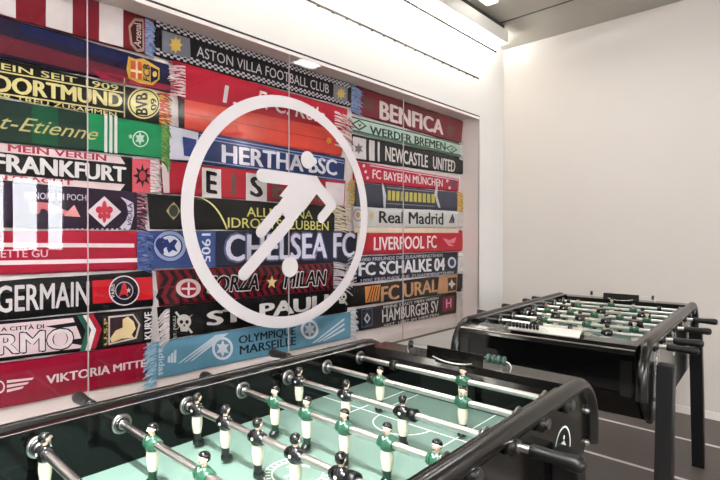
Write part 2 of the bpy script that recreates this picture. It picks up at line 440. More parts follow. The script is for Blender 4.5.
s = Scarf('green scarf, dark on its left half, with gold script and three white bars', (40, 62, 52), (-30, 94), (161, 126), (162, 159), (-30, 139))
s.patch('green_end', ((86, 113), (161, 126), (162, 158.6), (87, 149.5)), (32, 140, 86), label='bright green end')
s.patch('green_block', ((31, 105), (57, 108.5), (57, 146), (31, 143)), (32, 92, 62), label='mid green block')
s.text('nt-Etienne', -18, 112, 127, 97, 128.5, 141, (204, 190, 120), .0, 1, shear=.45)
for x in (103, 108, 113):
    s.patch('white_bar', ((x, 114+(x-103)*.2), (x+3, 115+(x-103)*.2), (x+3, 153+(x-103)*.1), (x, 152.5+(x-103)*.1)), WHT, 1)
s.ring('crest_ring', 139, 139.5, 8, 8, 1.2, (205, 226, 206), 2); s.star('crest', 138.5, 139, 6.5, (195, 220, 200), 2, n=6, inner=.55); s.star('crest_star', 129, 137, 3, (195, 220, 200), 2)
s.fringe(160, 169, 118, 162, (116, 160, 84), (74, 130, 58), n=40, droop=.05)

s = Scarf('black scarf with bold white capitals between pink lettered borders, left column', (34, 31, 33), (-30, 140), (132, 157.5), (132, 192), (-30, 178))
s.patch('pink_border', ((-30, 140.5), (119, 157), (124, 164.5), (-30, 149.5)), (232, 208, 206)); s.patch('pink_border', ((-30, 172.5), (124, 184.5), (119, 191), (-30, 177.5)), (232, 208, 206))
s.text('MEIN VEREIN', 7, 144.5, 151.5, 105, 155, 161.5, (178, 50, 74), .03)
s.text('FRANKFURT', -8, 153, 171.5, 125, 167.5, 182.5, WHT, .05)
s.text('EINTRACHT', -20, 173.5, 178.5, 72, 180.5, 185.5, (178, 50, 74), .03)
s.patch('emblem_patch', ((131, 159), (150, 160), (150, 193), (131, 192.5)), (214, 90, 100), 1)
s.star('emblem', 141, 176, 12, (40, 34, 38), 2, n=8, inner=.5); s.disc('emblem_centre', 141, 176, 3.5, 5, (190, 60, 70), 3)
s.fringe(149, 160, 160, 192, (236, 226, 222), (210, 170, 170), n=30)

s = Scarf('dark purple scarf with a white diamond holding a red lily, left column', (48, 32, 54), (-30, 178), (136, 192), (136, 230), (-30, 227))
s.text('IONORE DI POCHI', 24, 192, 199, 87, 195, 201, (220, 210, 220), .02)
s.poly('zigzag', ((28, 201), (47, 203), (78, 216), (72, 217), (56, 212), (50, 216), (44, 209), (40, 209), (38, 214), (29, 212)), (214, 120, 124), 1)
s.poly('triangle', ((73, 205), (79, 217), (62, 216)), (224, 150, 146), 2)
s.poly('diamond', ((103, 196.5), (120, 212), (103, 227), (86, 211.5)), (228, 216, 218), 1)
for (dx, dy, rx, ry) in ((0, -2, 2.6, 8), (-5, -1, 3.6, 3.6), (5, -1, 3.6, 3.6), (-4, 5, 2.4, 3), (4, 5, 2.4, 3), (0, 6, 2, 6)):
    s.disc('lily', 103+dx, 211+dy, rx, ry, (206, 60, 76), 2)
s.poly('crescent', ((119, 197), (124, 199), (132, 203), (133, 214), (129, 229), (118, 228), (125, 220), (127, 212), (125, 203)), (206, 200, 212), 1)
s.text('VIOLA', 0, 0, 0, 0, 0, 0, (60, 40, 70), .02, 2, corners=((126, 225), (126, 203), (131.5, 203), (130, 227)))
for k in range(13): s.disc('pink_dot', 66+k*5, 229.3, 1.5, 1, (236, 206, 216), 1, n=8)
s.fringe(136, 146, 194, 229, (70, 46, 66), (190, 130, 140), n=30)

s = Scarf('crimson scarf with two thin white lengthwise stripes, left column', (172, 24, 52), (-30, 230.5), (137, 231), (136, 270), (-30, 276))
s.patch('white_stripe', ((-30, 242.5), (133, 243.5), (133, 247.5), (-30, 247)), (240, 218, 218), 1); s.patch('white_stripe', ((-30, 261), (137, 258), (137, 262), (-30, 265.5)), (240, 218, 218), 1)
s.text('SERVETTE GU', -30, 249.5, 258, 47, 249.5, 257, (240, 190, 200), .02)
s.fringe(136, 152, 231, 270, (72, 92, 150), (110, 130, 180), n=36)

s = Scarf('black scarf with large white capitals and a red block around a round crest', (26, 25, 27), (-40, 284), (151, 270.5), (152, 306), (-40, 324))
s.patch('red_block', ((91, 280.5), (151, 276.5), (151, 299), (92, 303.5)), (196, 30, 40), 0)
s.text('T GERMAIN', -28, 287, 315, 88, 280.5, 305.5, (214, 208, 206), .025)
s.disc('crest', 122.7, 290.3, 15.2, 15, (224, 216, 216), 1); s.disc('crest_field', 122.7, 290.3, 14, 13.9, (26, 28, 42), 2)
s.ring('crest_ring', 122.7, 290.3, 9, 9, .8, (206, 190, 190), 3)
s.poly('crest_tower', ((122, 282), (124, 282), (127, 297), (124, 294), (121, 294), (117, 297)), (196, 50, 56), 3)
s.text('PARIS', 0, 0, 0, 0, 0, 0, (220, 210, 210), .02, 3, corners=((110, 298), (109.5, 283), (113, 284), (113.5, 296)))
s.star('crest_ball', 127, 290, 3, (210, 190, 190), 3.5)

s = Scarf('black and pale pink scarf with outlined capitals, tricolour chevrons and an eagle shield', (30, 26, 30), (-40, 325), (151, 308), (150, 342.5), (-40, 366))
s.patch('pink_field', ((-40, 327.5), (72, 317.5), (84, 347), (-40, 362)), (226, 202, 202), 0, label='pale pink field')
s.patch('small_stripe', ((44, 326), (78, 321), (79, 325), (56, 328)), (34, 30, 34), .6)
s.patch('small_stripe', ((66, 340), (84, 337), (82, 345), (70, 343)), (34, 30, 34), .6)
s.text('A CITTÀ DI', 0, 326, 331, 43, 322.5, 328, (34, 28, 34), .03)
s.text('LERMO', -44, 339, 358, 72, 327, 347.5, (228, 214, 212), .03, 2, outline=(34, 28, 34))
for k, c in enumerate(((46, 104, 84), (232, 226, 222), (178, 34, 50))):
    x = 76+k*5.5; s.poly('chevron', ((x, 315.5-k*.6), (x+5, 315-k*.6), (x+13.5, 330-k*.8), (x+7.5, 351-k*1.5), (x+2.5, 351.5-k*1.5), (x+8.5, 330-k*.8)), c, 1)
s.patch('shield_frame', ((101.5, 316), (141, 310), (141, 341), (101.5, 346.5)), (52, 48, 44), .6)
s.poly('shield', ((107, 316), (132, 313.5), (139, 324), (135, 338), (107, 344.5)), (206, 190, 180), 1); s.poly('shield_field', ((108.5, 317.5), (131, 315), (137, 324), (133.5, 336.5), (108.5, 342.5)), (58, 40, 44), 2)
s.poly('eagle', ((108.5, 338), (114, 330), (121, 327), (121, 319), (126, 316), (132, 321), (134, 328), (130, 334), (132, 337), (120, 338), (110, 342)), (226, 202, 152), 3)
s.text('U.S.P', 0, 0, 0, 0, 0, 0, (200, 180, 90), .02, 2, corners=((102.5, 345), (102.5, 318), (106, 317.5), (106, 344)))
s.text('KURVE', 0, 0, 0, 0, 0, 0, WHT, .03, 2, corners=((143, 339), (143, 312), (150.5, 311), (150.5, 338)))

s = Scarf('maroon scarf with wide white italic capitals and a winged emblem, lowest on the left', (150, 14, 46), (-40, 369), (146, 342.5), (146, 380), (-40, 416))
s.text('VIKTORIA', 45, 375, 383.5, 109, 364, 373, (238, 214, 216), .035)
s.text('MITTE', 112, 364, 371.5, 145, 358.5, 366, (238, 214, 216), .035)
for k in range(3): s.poly('wing', ((6, 379.5+k*4.6), (33-5*k, 376.8+k*4.3), (31-5*k, 379+k*4.4), (6, 382.3+k*4.6)), (236, 206, 210), 1)
s.ring('wheel', -2, 386, 6, 6.5, 1.6, (236, 206, 210), 1)

# ---------------- middle column
s = Scarf('long black scarf with checkered edges and thin light capitals, topmost of the middle column', (26, 24, 27), (154, 19.5), (350, 84), (350, 107.5), (154, 56))
mb = MB(); q = s.quad(((155, 20.5), (349, 84.5), (349, 107), (155, 55.5))); n = 78
for (t0, t1, rws) in ((.80, .985, 3), (.015, .2, 3)):
    for r in range(rws):
        for i in range(n):
            if (i+r) % 2: continue
            ta = lerp(t0, t1, r/rws); tb = lerp(t0, t1, (r+1)/rws)
            mb.add([s.put(q(a, t), .5) for a, t in ((i/n, ta), ((i+1)/n, ta), ((i+1)/n, tb), (i/n, tb))], [(0, 1, 2, 3)], cloth((196, 188, 190)))
mb.build('checker_border', s.root)
s.patch('crest_patch', ((160, 31), (188, 39.5), (189, 59), (161, 53)), (122, 124, 132), 1); s.star('crest_star', 174, 46, 9, (208, 172, 84), 2, n=8, inner=.6)
s.patch('crest_patch', ((332, 84), (346, 88), (346, 103), (332, 100)), (122, 124, 132), 1); s.star('crest_star', 339.5, 94, 6, (208, 172, 84), 2, n=8, inner=.6)
s.text('ASTON VILLA FOOTBALL CLUB', 195, 46.5, 57, 327.5, 85, 94, (200, 194, 194), .0)
s.fringe(350, 361, 86, 112, (136, 156, 196), (110, 130, 170), n=26)

s = Scarf('crimson scarf with white script lettering, second from the top in the middle', (188, 34, 54), (172, 60), (346, 109), (345, 133), (178, 99))
s.text('1.', 221, 85, 103, 236, 89, 106, WHT, .02, 1, shear=.12)
s.text('F. C. Köln', 255, 90, 108, 323, 109, 124, WHT, .012, 1, shear=.25)
s.fringe(184, 168, 66, 98, (232, 205, 205), (170, 36, 50), n=30); s.fringe(333, 352, 110, 146, (236, 224, 220), (196, 50, 60), n=30, droop=.04)

s = Scarf('plain coral red folded scarf with a small yellow dot at its right end', (226, 76, 60), (178, 98), (344, 131), (340, 157), (181, 128.5), lift=.002)
s.patch('fold_shade', ((181, 112), (336, 142), (336, 143.2), (181, 113.2)), (196, 52, 46), 0); s.patch('dark_end', ((176.5, 98), (183, 100), (183, 129), (177, 128)), (44, 28, 30), 1)  # thin darker red strip paints the crease shade of the fold
s.disc('dot', 327, 141, 2.6, 3, (240, 160, 60), 1)

s = Scarf('blue and white lined scarf with white slab capitals and a white left end', (38, 58, 108), (168, 125), (344, 158), (342, 183), (168, 160))
s.patch('white_end', ((168, 126), (197, 133), (196, 161.5), (168, 159.5)), (216, 216, 224), 1); s.patch('end_logo', ((181, 137), (195, 140), (193, 158), (182, 156)), (54, 72, 140), 2)
for t in (.9, .8, .12):
    c = [lerp(160, 125, t), lerp(183, 158, t)]; s.patch('light_line', ((198, lerp(164, 131, t)), (343, c[1]), (343, c[1]+1), (198, lerp(164, 131, t)+1)), (150, 164, 204), 1)
s.text('HERTHA BSC', 220, 144.5, 163, 335.5, 160, 176, (232, 230, 236), .04)

s = Scarf('crimson scarf with white blocks carrying heavy capitals, middle column', (184, 36, 52), (160, 160), (344, 180), (343, 207), (162, 193.5))
Q = ((200.5, 219.5, 'E', 1), (221, 243, 'I', 0), (244.5, 265.5, 'S', 1), (267, 287, 'E', 0), (288.5, 307, 'R', 1), (309, 322, 'N', 0))
for a, b, ch, w in Q:
    ya = lambda x: 167.5+(x-200)*.118; yb = lambda x: 197+(x-200)*.075
    if w: s.patch('white_block', ((a, ya(a)), (b, ya(b)), (b, yb(b)), (a, yb(a))), (228, 218, 214), 1)
    i = 8.5 if ch == 'I' else 4; s.text(ch, a+i, ya(a)+3, yb(a)-4, b-i, ya(b)+3, yb(b)-4, BLK if w else (120, 90, 84), .05, 2)
s.patch('white_block', ((324, 182), (343, 184), (342, 206.5), (324, 205)), (226, 214, 212), 1)
s.patch('white_fringe_band', ((160, 160.5), (168, 161.5), (168, 193), (162, 193)), (222, 200, 198), 1)

s = Scarf('black scarf with two lines of yellow lettering and yellow arcs, middle column', (28, 26, 27), (147, 194), (344, 207), (345, 232), (150, 229))
s.text('ALLMÄNNA', 245, 205, 216.5, 311, 209, 219, (226, 220, 120), .01); s.text('IDROTTSKLUBBEN', 226, 217.5, 227.5, 327, 221.5, 230.5, (226, 220, 120), .01)
mb = MB()
for (ax, ay, bx, by, cx_, cy_) in ((197, 197, 216, 201, 226, 229), (328, 209, 337, 213, 343, 230)):
    P = []
    for i in range(13):
        t = i/12; x = (1-t)**2*ax+2*t*(1-t)*bx+t*t*cx_; y = (1-t)**2*ay+2*t*(1-t)*by+t*t*cy_; P.append((x, y))
    vs = [s.put(on_y(x, y, BY), 1) for x, y in P]+[s.put(on_y(x-1.4, y+.6, BY), 1) for x, y in P]
    mb.add(vs, [(i, i+1, 13+i+1, 13+i) for i in range(12)], cloth((220, 210, 130)))
mb.build('yellow_arc', s.root)
s.star('crest', 172, 211, 9, (176, 160, 110), 1, n=4, inner=.75); s.disc('crest_shield', 172, 211, 4.5, 6, (60, 64, 60), 2)
s.fringe(333, 350, 205, 231, (226, 214, 190), (200, 180, 150), n=22, droop=.03)

s = Scarf('navy scarf with large pale lettering, light blue left end and a round lion crest', (27, 30, 56), (146, 231), (356, 231), (354, 263), (150, 269))
s.patch('blue_end', ((148, 231.5), (214, 231.5), (214, 266.5), (150, 268.5)), (58, 80, 134), 0, label='light blue end')
s.disc('crest', 168.5, 246, 17, 16, (34, 44, 96), 1); s.ring('crest_ring', 168.5, 246, 16, 15, 3.5, (150, 166, 206), 2); s.disc('crest_field', 168.5, 246, 11, 10.5, (222, 226, 236), 2)
s.poly('lion', ((162, 240), (166, 239), (168, 243), (173, 239), (176, 241), (173, 246), (176, 252), (171, 250), (167, 253), (165, 248), (161, 249)), (36, 52, 112), 3)
s.text('1905', 0, 0, 0, 0, 0, 0, (222, 226, 240), .02, 2, corners=((209, 233.5), (209, 262), (200, 262), (200, 233.5)))
s.text('CHELSEA FC', 224, 234.5, 261.5, 353, 232.5, 257, (222, 220, 234), .03, 2, outline=(96, 100, 134))

s = Scarf('red and black zigzag scarf with a round crest, gold star and white edged capitals', (126, 22, 34), (156, 270), (345, 262), (345, 289), (159, 306))
mb = MB(); q = s.quad(((157, 270), (345, 262.5), (345, 288.5), (160, 305)))
n = 26
for r in range(2):
    for i in range(n):
        t0 = .02+r*.5; t1 = t0+.46; a = i/n; b = (i+.5)/n; sgn = .5 if r else -.5
        mb.add([s.put(q(a+dx, t), .5) for dx, t in ((0, t0), (.5/n, t0), (.5/n+sgn/n, (t0+t1)/2), (.5/n, t1), (0, t1), (sgn/n, (t0+t1)/2))], [(0, 1, 2, 5), (5, 2, 3, 4)], cloth((34, 22, 26)))
mb.build('zigzag_pattern', s.root)
s.disc('crest', 187, 288, 12.5, 9.5, (214, 190, 188), 1); s.disc('crest_field', 187, 288.5, 8, 7, (150, 34, 46), 2); s.patch('crest_cross', ((186, 282), (188, 282), (188, 295), (186, 295)), (230, 214, 212), 3); s.patch('crest_cross', ((180, 287.5), (194, 287.5), (194, 289.5), (180, 289.5)), (230, 214, 212), 3)
s.text('FORZA', 206, 276.5, 292.5, 257, 274, 289.5, BLK, .04, 2, shear=.2, outline=(228, 220, 218))
s.star('star', 270, 282, 7, (226, 204, 140), 2)
s.text('MILAN', 282, 273, 288, 325, 270, 284.5, BLK, .04, 2, shear=.2, outline=(228, 220, 218))
s.fringe(332, 350, 262, 288, (226, 222, 222), (180, 180, 190), n=20, droop=.05)

s = Scarf('black scarf with plain widely spaced white capitals and a skull at each end', (25, 24, 25), (157, 307), (346, 288), (346, 312), (160, 340))
s.text('ST. PAULI', 205, 311.5, 326, 327, 293.5, 308, (220, 216, 210), .05)
for (cx_, cy_, k) in ((182.5, 322, 1.), (340, 297, .7)):
    for sg in (-1, 1):
        s.poly('crossbone', ((cx_-9*k, cy_-sg*9*k-1), (cx_-7*k, cy_-sg*9*k-2), (cx_+9*k, cy_+sg*9*k+1), (cx_+7*k, cy_+sg*9*k+2)), (196, 192, 184), 1)
    s.disc('skull', cx_, cy_-1*k, 7*k, 7*k, (206, 202, 192), 2); s.patch('jaw', ((cx_-4*k, cy_+4*k), (cx_+4*k, cy_+4*k), (cx_+3.5*k, cy_+9*k), (cx_-3.5*k, cy_+9*k)), (206, 202, 192), 2)
    for sg in (-1, 1): s.disc('eye_socket', cx_+sg*2.8*k, cy_-.5*k, 1.8*k, 2*k, BLK, 3, n=10)
    s.disc('nose_hole', cx_, cy_+3*k, .9*k, 1.3*k, BLK, 3, n=8)
s.text('ST. PAULI', 0, 0, 0, 0, 0, 0, (200, 196, 190), .02, 1, corners=((172, 338), (171.5, 316), (174.5, 316), (175, 337)))
s.fringe(168, 157, 309, 340, (224, 214, 212), (200, 190, 190), n=28, droop=.03)

s = Scarf('light blue scarf with black lettering, white diagonal stripes and two round emblems', (98, 152, 176), (155, 342), (350, 312), (350, 338), (155, 379))
s.text('OLYMPIQUE', 237, 335.5, 345, 294, 326.5, 335.5, (30, 40, 52), .03); s.text('MARSEILLE', 238, 345.5, 354.5, 294.5, 336, 344.5, (30, 40, 52), .03)
for k in range(3):
    s.poly('diagonal_stripe', ((176+k*6, 363-k), (179+k*6, 362-k), (219+k*4, 334-k*.6), (214+k*4, 334.5-k*.6)), (206, 222, 230), 1)
    s.poly('diagonal_stripe', ((310+k*5, 343-k), (313+k*5, 342.5-k), (343, 320+k*5), (343, 317.5+k*5)), (206, 222, 230), 1)
for (cx_, cy_, k) in ((221, 348, 1.), (308, 329, .85)):
    s.ring('emblem_ring', cx_, cy_, 10.5*k, 11.5*k, 2.5, (226, 232, 236), 1); s.star('emblem', cx_, cy_, 9*k, (226, 232, 236), 2, n=6, inner=.5)
s.text('adidas', 0, 0, 0, 0, 0, 0, (206, 222, 230), .02, 1, corners=((163, 347), (163, 374), (157, 375), (157, 348)))
for k in range(3): s.poly('bar_mark', ((166+k*3, 362), (168.5+k*3, 362), (169+k*3, 355-k*3), (166.5+k*3, 356-k*3)), (206, 222, 230), 1)
s.fringe(155, 143, 342, 384, (160, 196, 214), (120, 166, 190), n=36, droop=.03); s.fringe(349, 357, 310, 338, (226, 228, 228), (190, 200, 206), n=20, droop=.03)

# ---------------- right column
s = Scarf('maroon scarf with large plain white capitals, topmost of the right column', (122, 34, 40), (356, 85.5), (462, 121), (460, 144), (352, 113))
s.text('BENFICA', 378, 100.5, 119.5, 442, 121, 135.5, (224, 208, 202), .05)
s.disc('crest', 449, 131, 4, 5.5, (110, 66, 60), 1); s.patch('crest_patch', ((360, 96), (372, 100), (372, 112), (360, 108)), (104, 56, 56), 1)

s = Scarf('narrow pale mint scarf with dark green capitals between diamond emblems', (190, 212, 196), (349, 116), (461, 144.5), (461, 157), (350, 132), lift=.001)
s.patch('green_border', ((350, 116.5), (461, 145), (461, 146), (350, 118)), (60, 110, 84), 1); s.patch('green_border', ((350, 129.5), (461, 155.5), (461, 157), (350, 131.5)), (60, 110, 84), 1)
s.text('WERDER BREMEN', 368, 126, 134.5, 444, 143, 151, (34, 66, 52), .04)
for cx_, cy_, k in ((357.5, 125, 1.), (450, 149, .75)):
    s.poly('diamond', ((cx_-8*k, cy_-1), (cx_, cy_-5*k), (cx_+8*k, cy_+1.5*k), (cx_, cy_+6*k)), (48, 82, 66), 1); s.poly('diamond_field', ((cx_-5.5*k, cy_-.6), (cx_, cy_-3.4*k), (cx_+5.5*k, cy_+1*k), (cx_, cy_+4.2*k)), (196, 216, 200), 2); s.poly('diamond_letter', ((cx_-2*k, cy_-2*k), (cx_+.5*k, cy_), (cx_+2.5*k, cy_-1*k), (cx_+.5*k, cy_+3*k)), (48, 82, 66), 3)
s.fringe(458, 468, 143, 160, (228, 224, 216), n=16, droop=.03)

s = Scarf('black scarf with condensed white capitals and white stripes on its left end', (30, 30, 31), (352, 134), (464, 158), (462, 174.5), (352, 160))
for a, b in ((351, 364.5), (367.5, 373), (376, 378)): s.patch('white_stripe', ((a, 136.5+(a-350)*.21), (b, 136.5+(b-350)*.21), (b, 158+(b-350)*.14), (a, 158+(a-350)*.14)), (218, 210, 206), 1)
s.star('crest', 357, 149, 6, (120, 116, 118), 2, n=6, inner=.5)
s.text('NEWCASTLE', 383.5, 146, 161, 426.5, 155.5, 168, (222, 214, 208), .03); s.text('UNITED', 431.5, 156.5, 169, 453.5, 161, 172.5, (222, 214, 208), .03)

s = Scarf('red scarf with thin white edge lines and condensed white capitals', (186, 30, 58), (353, 161), (458, 178), (457, 192), (353, 181.5))
for t in (.86, .97): s.patch('edge_line', ((368, lerp(182, 162.5, t)), (457, lerp(192, 178, t)), (457, lerp(192, 178, t)+.9), (368, lerp(182, 162.5, t)+.9)), (230, 190, 196), 1)
s.text('FC BAYERN MÜNCHEN', 371, 167.5, 178.5, 441.5, 178, 187, (236, 214, 216), .03)
for x, y in ((362, 166), (364, 172), (366, 178), (446, 181), (448, 188)): s.disc('dot', x, y, 1.3, 1.6, (236, 200, 204), 1, n=10)
s.disc('crest', 452, 184, 3.2, 4.6, (120, 60, 84), 1)

s = Scarf('slate blue scarf with a dim yellow lettered panel between white crescents', (64, 68, 84), (353, 182), (457, 192.5), (457, 211), (354, 206.5))
s.patch('panel', ((384, 186), (434, 191), (434, 208), (384, 205)), (52, 54, 66), .5)
x = 386
while x < 432:
    s.patch('yellow_glyph', ((x, 190.5+(x-386)*.08), (x+3.2, 190.8+(x-386)*.08), (x+3.2, 200.5+(x-386)*.06), (x, 200.3+(x-386)*.06)), (196, 186, 96), 1); x += 4.4
for x, sg in ((380, 1), (435, -1)):
    s.poly('crescent', ((x, 183.5), (x+1.4, 183.6), (x+2.6+sg*2, 196), (x+4, 208), (x+2, 207.6), (x-.6+sg*2, 196)), (206, 206, 210), 1)
s.patch('edge_line', ((385, 187), (433, 191.5), (433, 192.4), (385, 188)), (130, 132, 146), 1)
s.patch('edge_line', ((385, 203), (433, 206), (433, 206.9), (385, 204)), (130, 132, 146), 1)
s.fringe(456, 463.5, 192, 211, (226, 178, 80), (206, 160, 70), n=18, droop=.01); s.fringe(353, 346, 180, 204, (214, 176, 84), n=18, droop=.01)

s = Scarf('off white scarf with plain black mixed case lettering, right column', (212, 211, 206), (353, 207), (458, 211), (457, 228), (353, 227.5))
s.text('Real Madrid', 377.5, 211, 223, 442, 213, 225, (34, 34, 38), .03)
s.ring('crest_ring', 356.5, 215, 5, 6.5, 1.5, (176, 140, 150), 1); s.disc('crest', 356.5, 215, 2, 3, (190, 160, 100), 1); s.disc('orange_mark', 370.5, 216, 2, 3.6, (226, 186, 140), 1)
for k in range(3): s.poly('bar_mark', ((447.5+k*2, 223), (449+k*2, 223.3), (452+k*.6, 214+k*2), (450.5+k*.6, 214.5+k*2)), (50, 50, 54), 1)
s.fringe(457, 464, 212, 227, (236, 232, 228), n=14)

s = Scarf('thin cream coloured scarf edge showing below the off white scarf', (226, 208, 180), (353, 227), (458, 228.5), (457, 233.5), (353, 233))
s = Scarf('bright red scarf with condensed white capitals and a small bird outline', (186, 22, 44), (364, 233), (463, 230.5), (461, 251), (362, 255))
s.text('LIVERPOOL FC', 372, 237, 250.5, 435, 235.5, 248, (240, 224, 220), .03)
s.poly('bird', ((441, 238), (448, 240), (455, 237), (453, 243), (448, 243), (453, 246), (447, 246), (444, 242)), (226, 130, 140), 1)

s = Scarf('navy scarf with heavy square white lettering between small lettered edges', (30, 32, 48), (353, 256.5), (458, 252), (456, 273.5), (354, 283))
s.text('1000 FREUNDE DIE ZUSAMMENSTEHEN', 359, 258, 261.5, 441, 253.5, 256.5, (200, 200, 212), .01)
s.text('FC SCHALKE 04', 357, 262.5, 276, 443.5, 257.5, 270.5, (226, 224, 226), .05)
s.text('1000 FREUNDE DIE ZUSAMMENSTEHEN', 359, 279, 282, 452, 270.8, 273.5, (200, 200, 212), .01)
s.disc('crest', 450.5, 262.5, 4.2, 5.6, (206, 210, 220), 1); s.disc('crest_field', 450.5, 262.5, 2.6, 3.6, (40, 50, 90), 2)
s.fringe(456.5, 464, 253, 273, (232, 226, 220), n=18); s.fringe(355, 347, 254, 282, (200, 200, 206), (60, 62, 80), n=20)

s = Scarf('black scarf with tan capitals, an orange hatched block and a tan end', (38, 33, 30), (345, 287), (463, 273.5), (460, 292), (347, 307.5))
s.patch('orange_block', ((363, 286.5), (379, 284.5), (377, 300.5), (364, 302.5)), (214, 138, 74), 1)
for k in range(5): s.poly('hatching', ((365+k*3, 301.5-k*.3), (366+k*3, 301.4-k*.3), (370.5+k*2.2, 286+k*.2), (369.5+k*2.2, 286+k*.2)), (50, 38, 32), 2)
s.text('FC URAL', 379.5, 286.5, 302, 436.5, 278.5, 291.5, (196, 146, 104), .04)
s.patch('tan_end', ((437.5, 276.5), (456, 274.5), (455, 291.5), (436, 294)), (184, 136, 96), 1); s.patch('figure_panel', ((446, 278), (455, 277), (454.5, 290), (446, 291)), (58, 34, 34), 2); s.star('figure', 450, 284, 5, (206, 190, 180), 3, n=4, inner=.5)
s.fringe(461, 465.5, 272, 291, (44, 40, 36), n=16)

s = Scarf('near black scarf with condensed white capitals and a framed diamond, lowest on the right', (36, 33, 36), (356, 309.5), (456, 292.5), (455, 313), (356, 331.5))
s.text('MEINE STADT MEIN VEREIN', 382, 305.5, 309, 437, 296.5, 299, (206, 200, 196), .02)
s.text('HAMBURGER SV', 380.5, 309.5, 322.5, 437, 300, 311.5, (222, 214, 208), .02)
s.text('SEIT 1887 IM HERZEN', 382, 324, 327, 437, 312.8, 315.5, (206, 200, 196), .02)
s.patch('blue_frame', ((359.5, 309), (371, 307), (371, 325), (359.5, 328)), (70, 90, 120), 1); s.patch('frame_field', ((360.5, 310.2), (370, 308.4), (370, 323.8), (360.5, 326.4)), (32, 34, 40), 2)
s.poly('diamond', ((365, 312.5), (368.5, 318), (365, 323.5), (361.8, 318.5)), (200, 204, 210), 3); s.poly('diamond_field', ((365, 315), (367, 318), (365, 321), (363.2, 318.4)), (32, 34, 40), 4)
s.patch('maroon_patch', ((441, 297.5), (453, 295.5), (452.5, 309.5), (441, 312)), (128, 36, 56), 1); s.text('H', 444.5, 299, 308, 450, 298, 307, (216, 160, 172), .03, 2)
s.fringe(455.5, 464, 291, 324, (232, 226, 220), n=26, droop=.04)

# ------------------------------------------------------------------ foosball tables
def figure_mesh(team):
    shirt, sock = (sh_green, so_green) if team == 'g' else (sh_black, sh_black)
    d = -1 if team == 'g' else 1      # facing direction along the table
    mb = MB()
    mb.loft([(-.0800, .0088, .0080, d*.003, 0), (-.0780, .0118, .0092, d*.0035, 0), (-.0715, .0108, .0088, d*.002, 0), (-.0670, .0072, .0080, 0, 0)], sh_black)
    mb.loft([(-.0680, .0070, .0080, 0, 0), (-.060, .0066, .0082, 0, 0), (-.052, .0074, .0088, 0, 0)], sock)
    mb.loft([(-.0525, .0070, .0086, 0, 0), (-.047, .0080, .0096, 0, 0), (-.036, .0094, .0110, 0, 0), (-.026, .0096, .0116, 0, 0), (-.016, .0092, .0112, 0, 0), (-.011, .0095, .0118, 0, 0)], tr_white)
    mb.loft([(-.0135, .0094, .0118, 0, 0), (-.010, .0110, .0134, 0, 0), (-.004, .0122, .0140, 0, 0), (.004, .0118, .0138, 0, 0), (.0085, .0098, .0124, 0, 0), (.0125, .0068, .0090, 0, 0), (.0150, .0042, .0050, 0, 0)], shirt, 16)
    # sleeves folded round the rod
    for sg in (-1, 1):
        mb.tube([(0, sg*.008, 0), (0, sg*.0135, -.001), (d*.001, sg*.0172, -.001)], [.0122, .0118, .0095], shirt, 14)
    # v collar
    mb.tube([(d*.0062, -.0042, .0122), (d*.0096, 0, .0078), (d*.0062, .0042, .0122)], .0011, dot_white if team == 'g' else tr_white, 6)
    # neck, face, nose, ears
    mb.loft([(.0140, .0042, .0044, 0, 0), (.0200, .0040, .0042, d*.0006, 0)], skin, 10)
    mb.loft([(.0185, .0035, .0035, d*.002, 0), (.0205, .0060, .0055, d*.0012, 0), (.0245, .0076, .0068, d*.0008, 0), (.0290, .0078, .0072, 0, 0), (.0325, .0068, .0065, 0, 0), (.0350, .0035, .0035, 0, 0)], skin, 14)
    mb.tube([(d*.0080, 0, .0285), (d*.0098, 0, .0258), (d*.0080, 0, .0248)], .0011, skin, 6)
    for sg in (-1, 1):
        mb.tube([(0, sg*.0066, .0255), (0, sg*.0082, .0275)], .0014, skin, 6)
        mb.tube([(d*.0070, sg*.0028, .0283), (d*.0079, sg*.0028, .0283)], .0009, hair, 6)
    mb.tube([(d*.0070, -.0018, .0225), (d*.0078, 0, .0222), (d*.0070, .0018, .0225)], .0006, sh_black, 5)
    # hair, swept round the back of the head
    mb.loft([(.0215, .0050, .0062, -d*.0028, 0), (.0250, .0066, .0078, -d*.0030, 0), (.0300, .0078, .0082, -d*.0018, 0), (.0340, .0082, .0078, -d*.0002, 0), (.0368, .0056, .0055, 0, 0), (.0378, .002, .002, 0, 0)], hair, 14)
    if team == 'b':
        mb.tube([(-.0128, 0, .0), (-.0117, 0, .0)], .0030, dot_white, 10)
    else:
        mb.tube([(.0128, 0, .0), (.0117, 0, .0)], .0030, dot_white, 10)
    return mb
FIG = {t: figure_mesh(t).build('player_figure') for t in 'gb'}
for o in FIG.values(): COL.objects.unlink(o)
FL = {'g': 'moulded player figure in green shirt and cream shorts', 'b': 'moulded player figure in black shirt and cream shorts'}

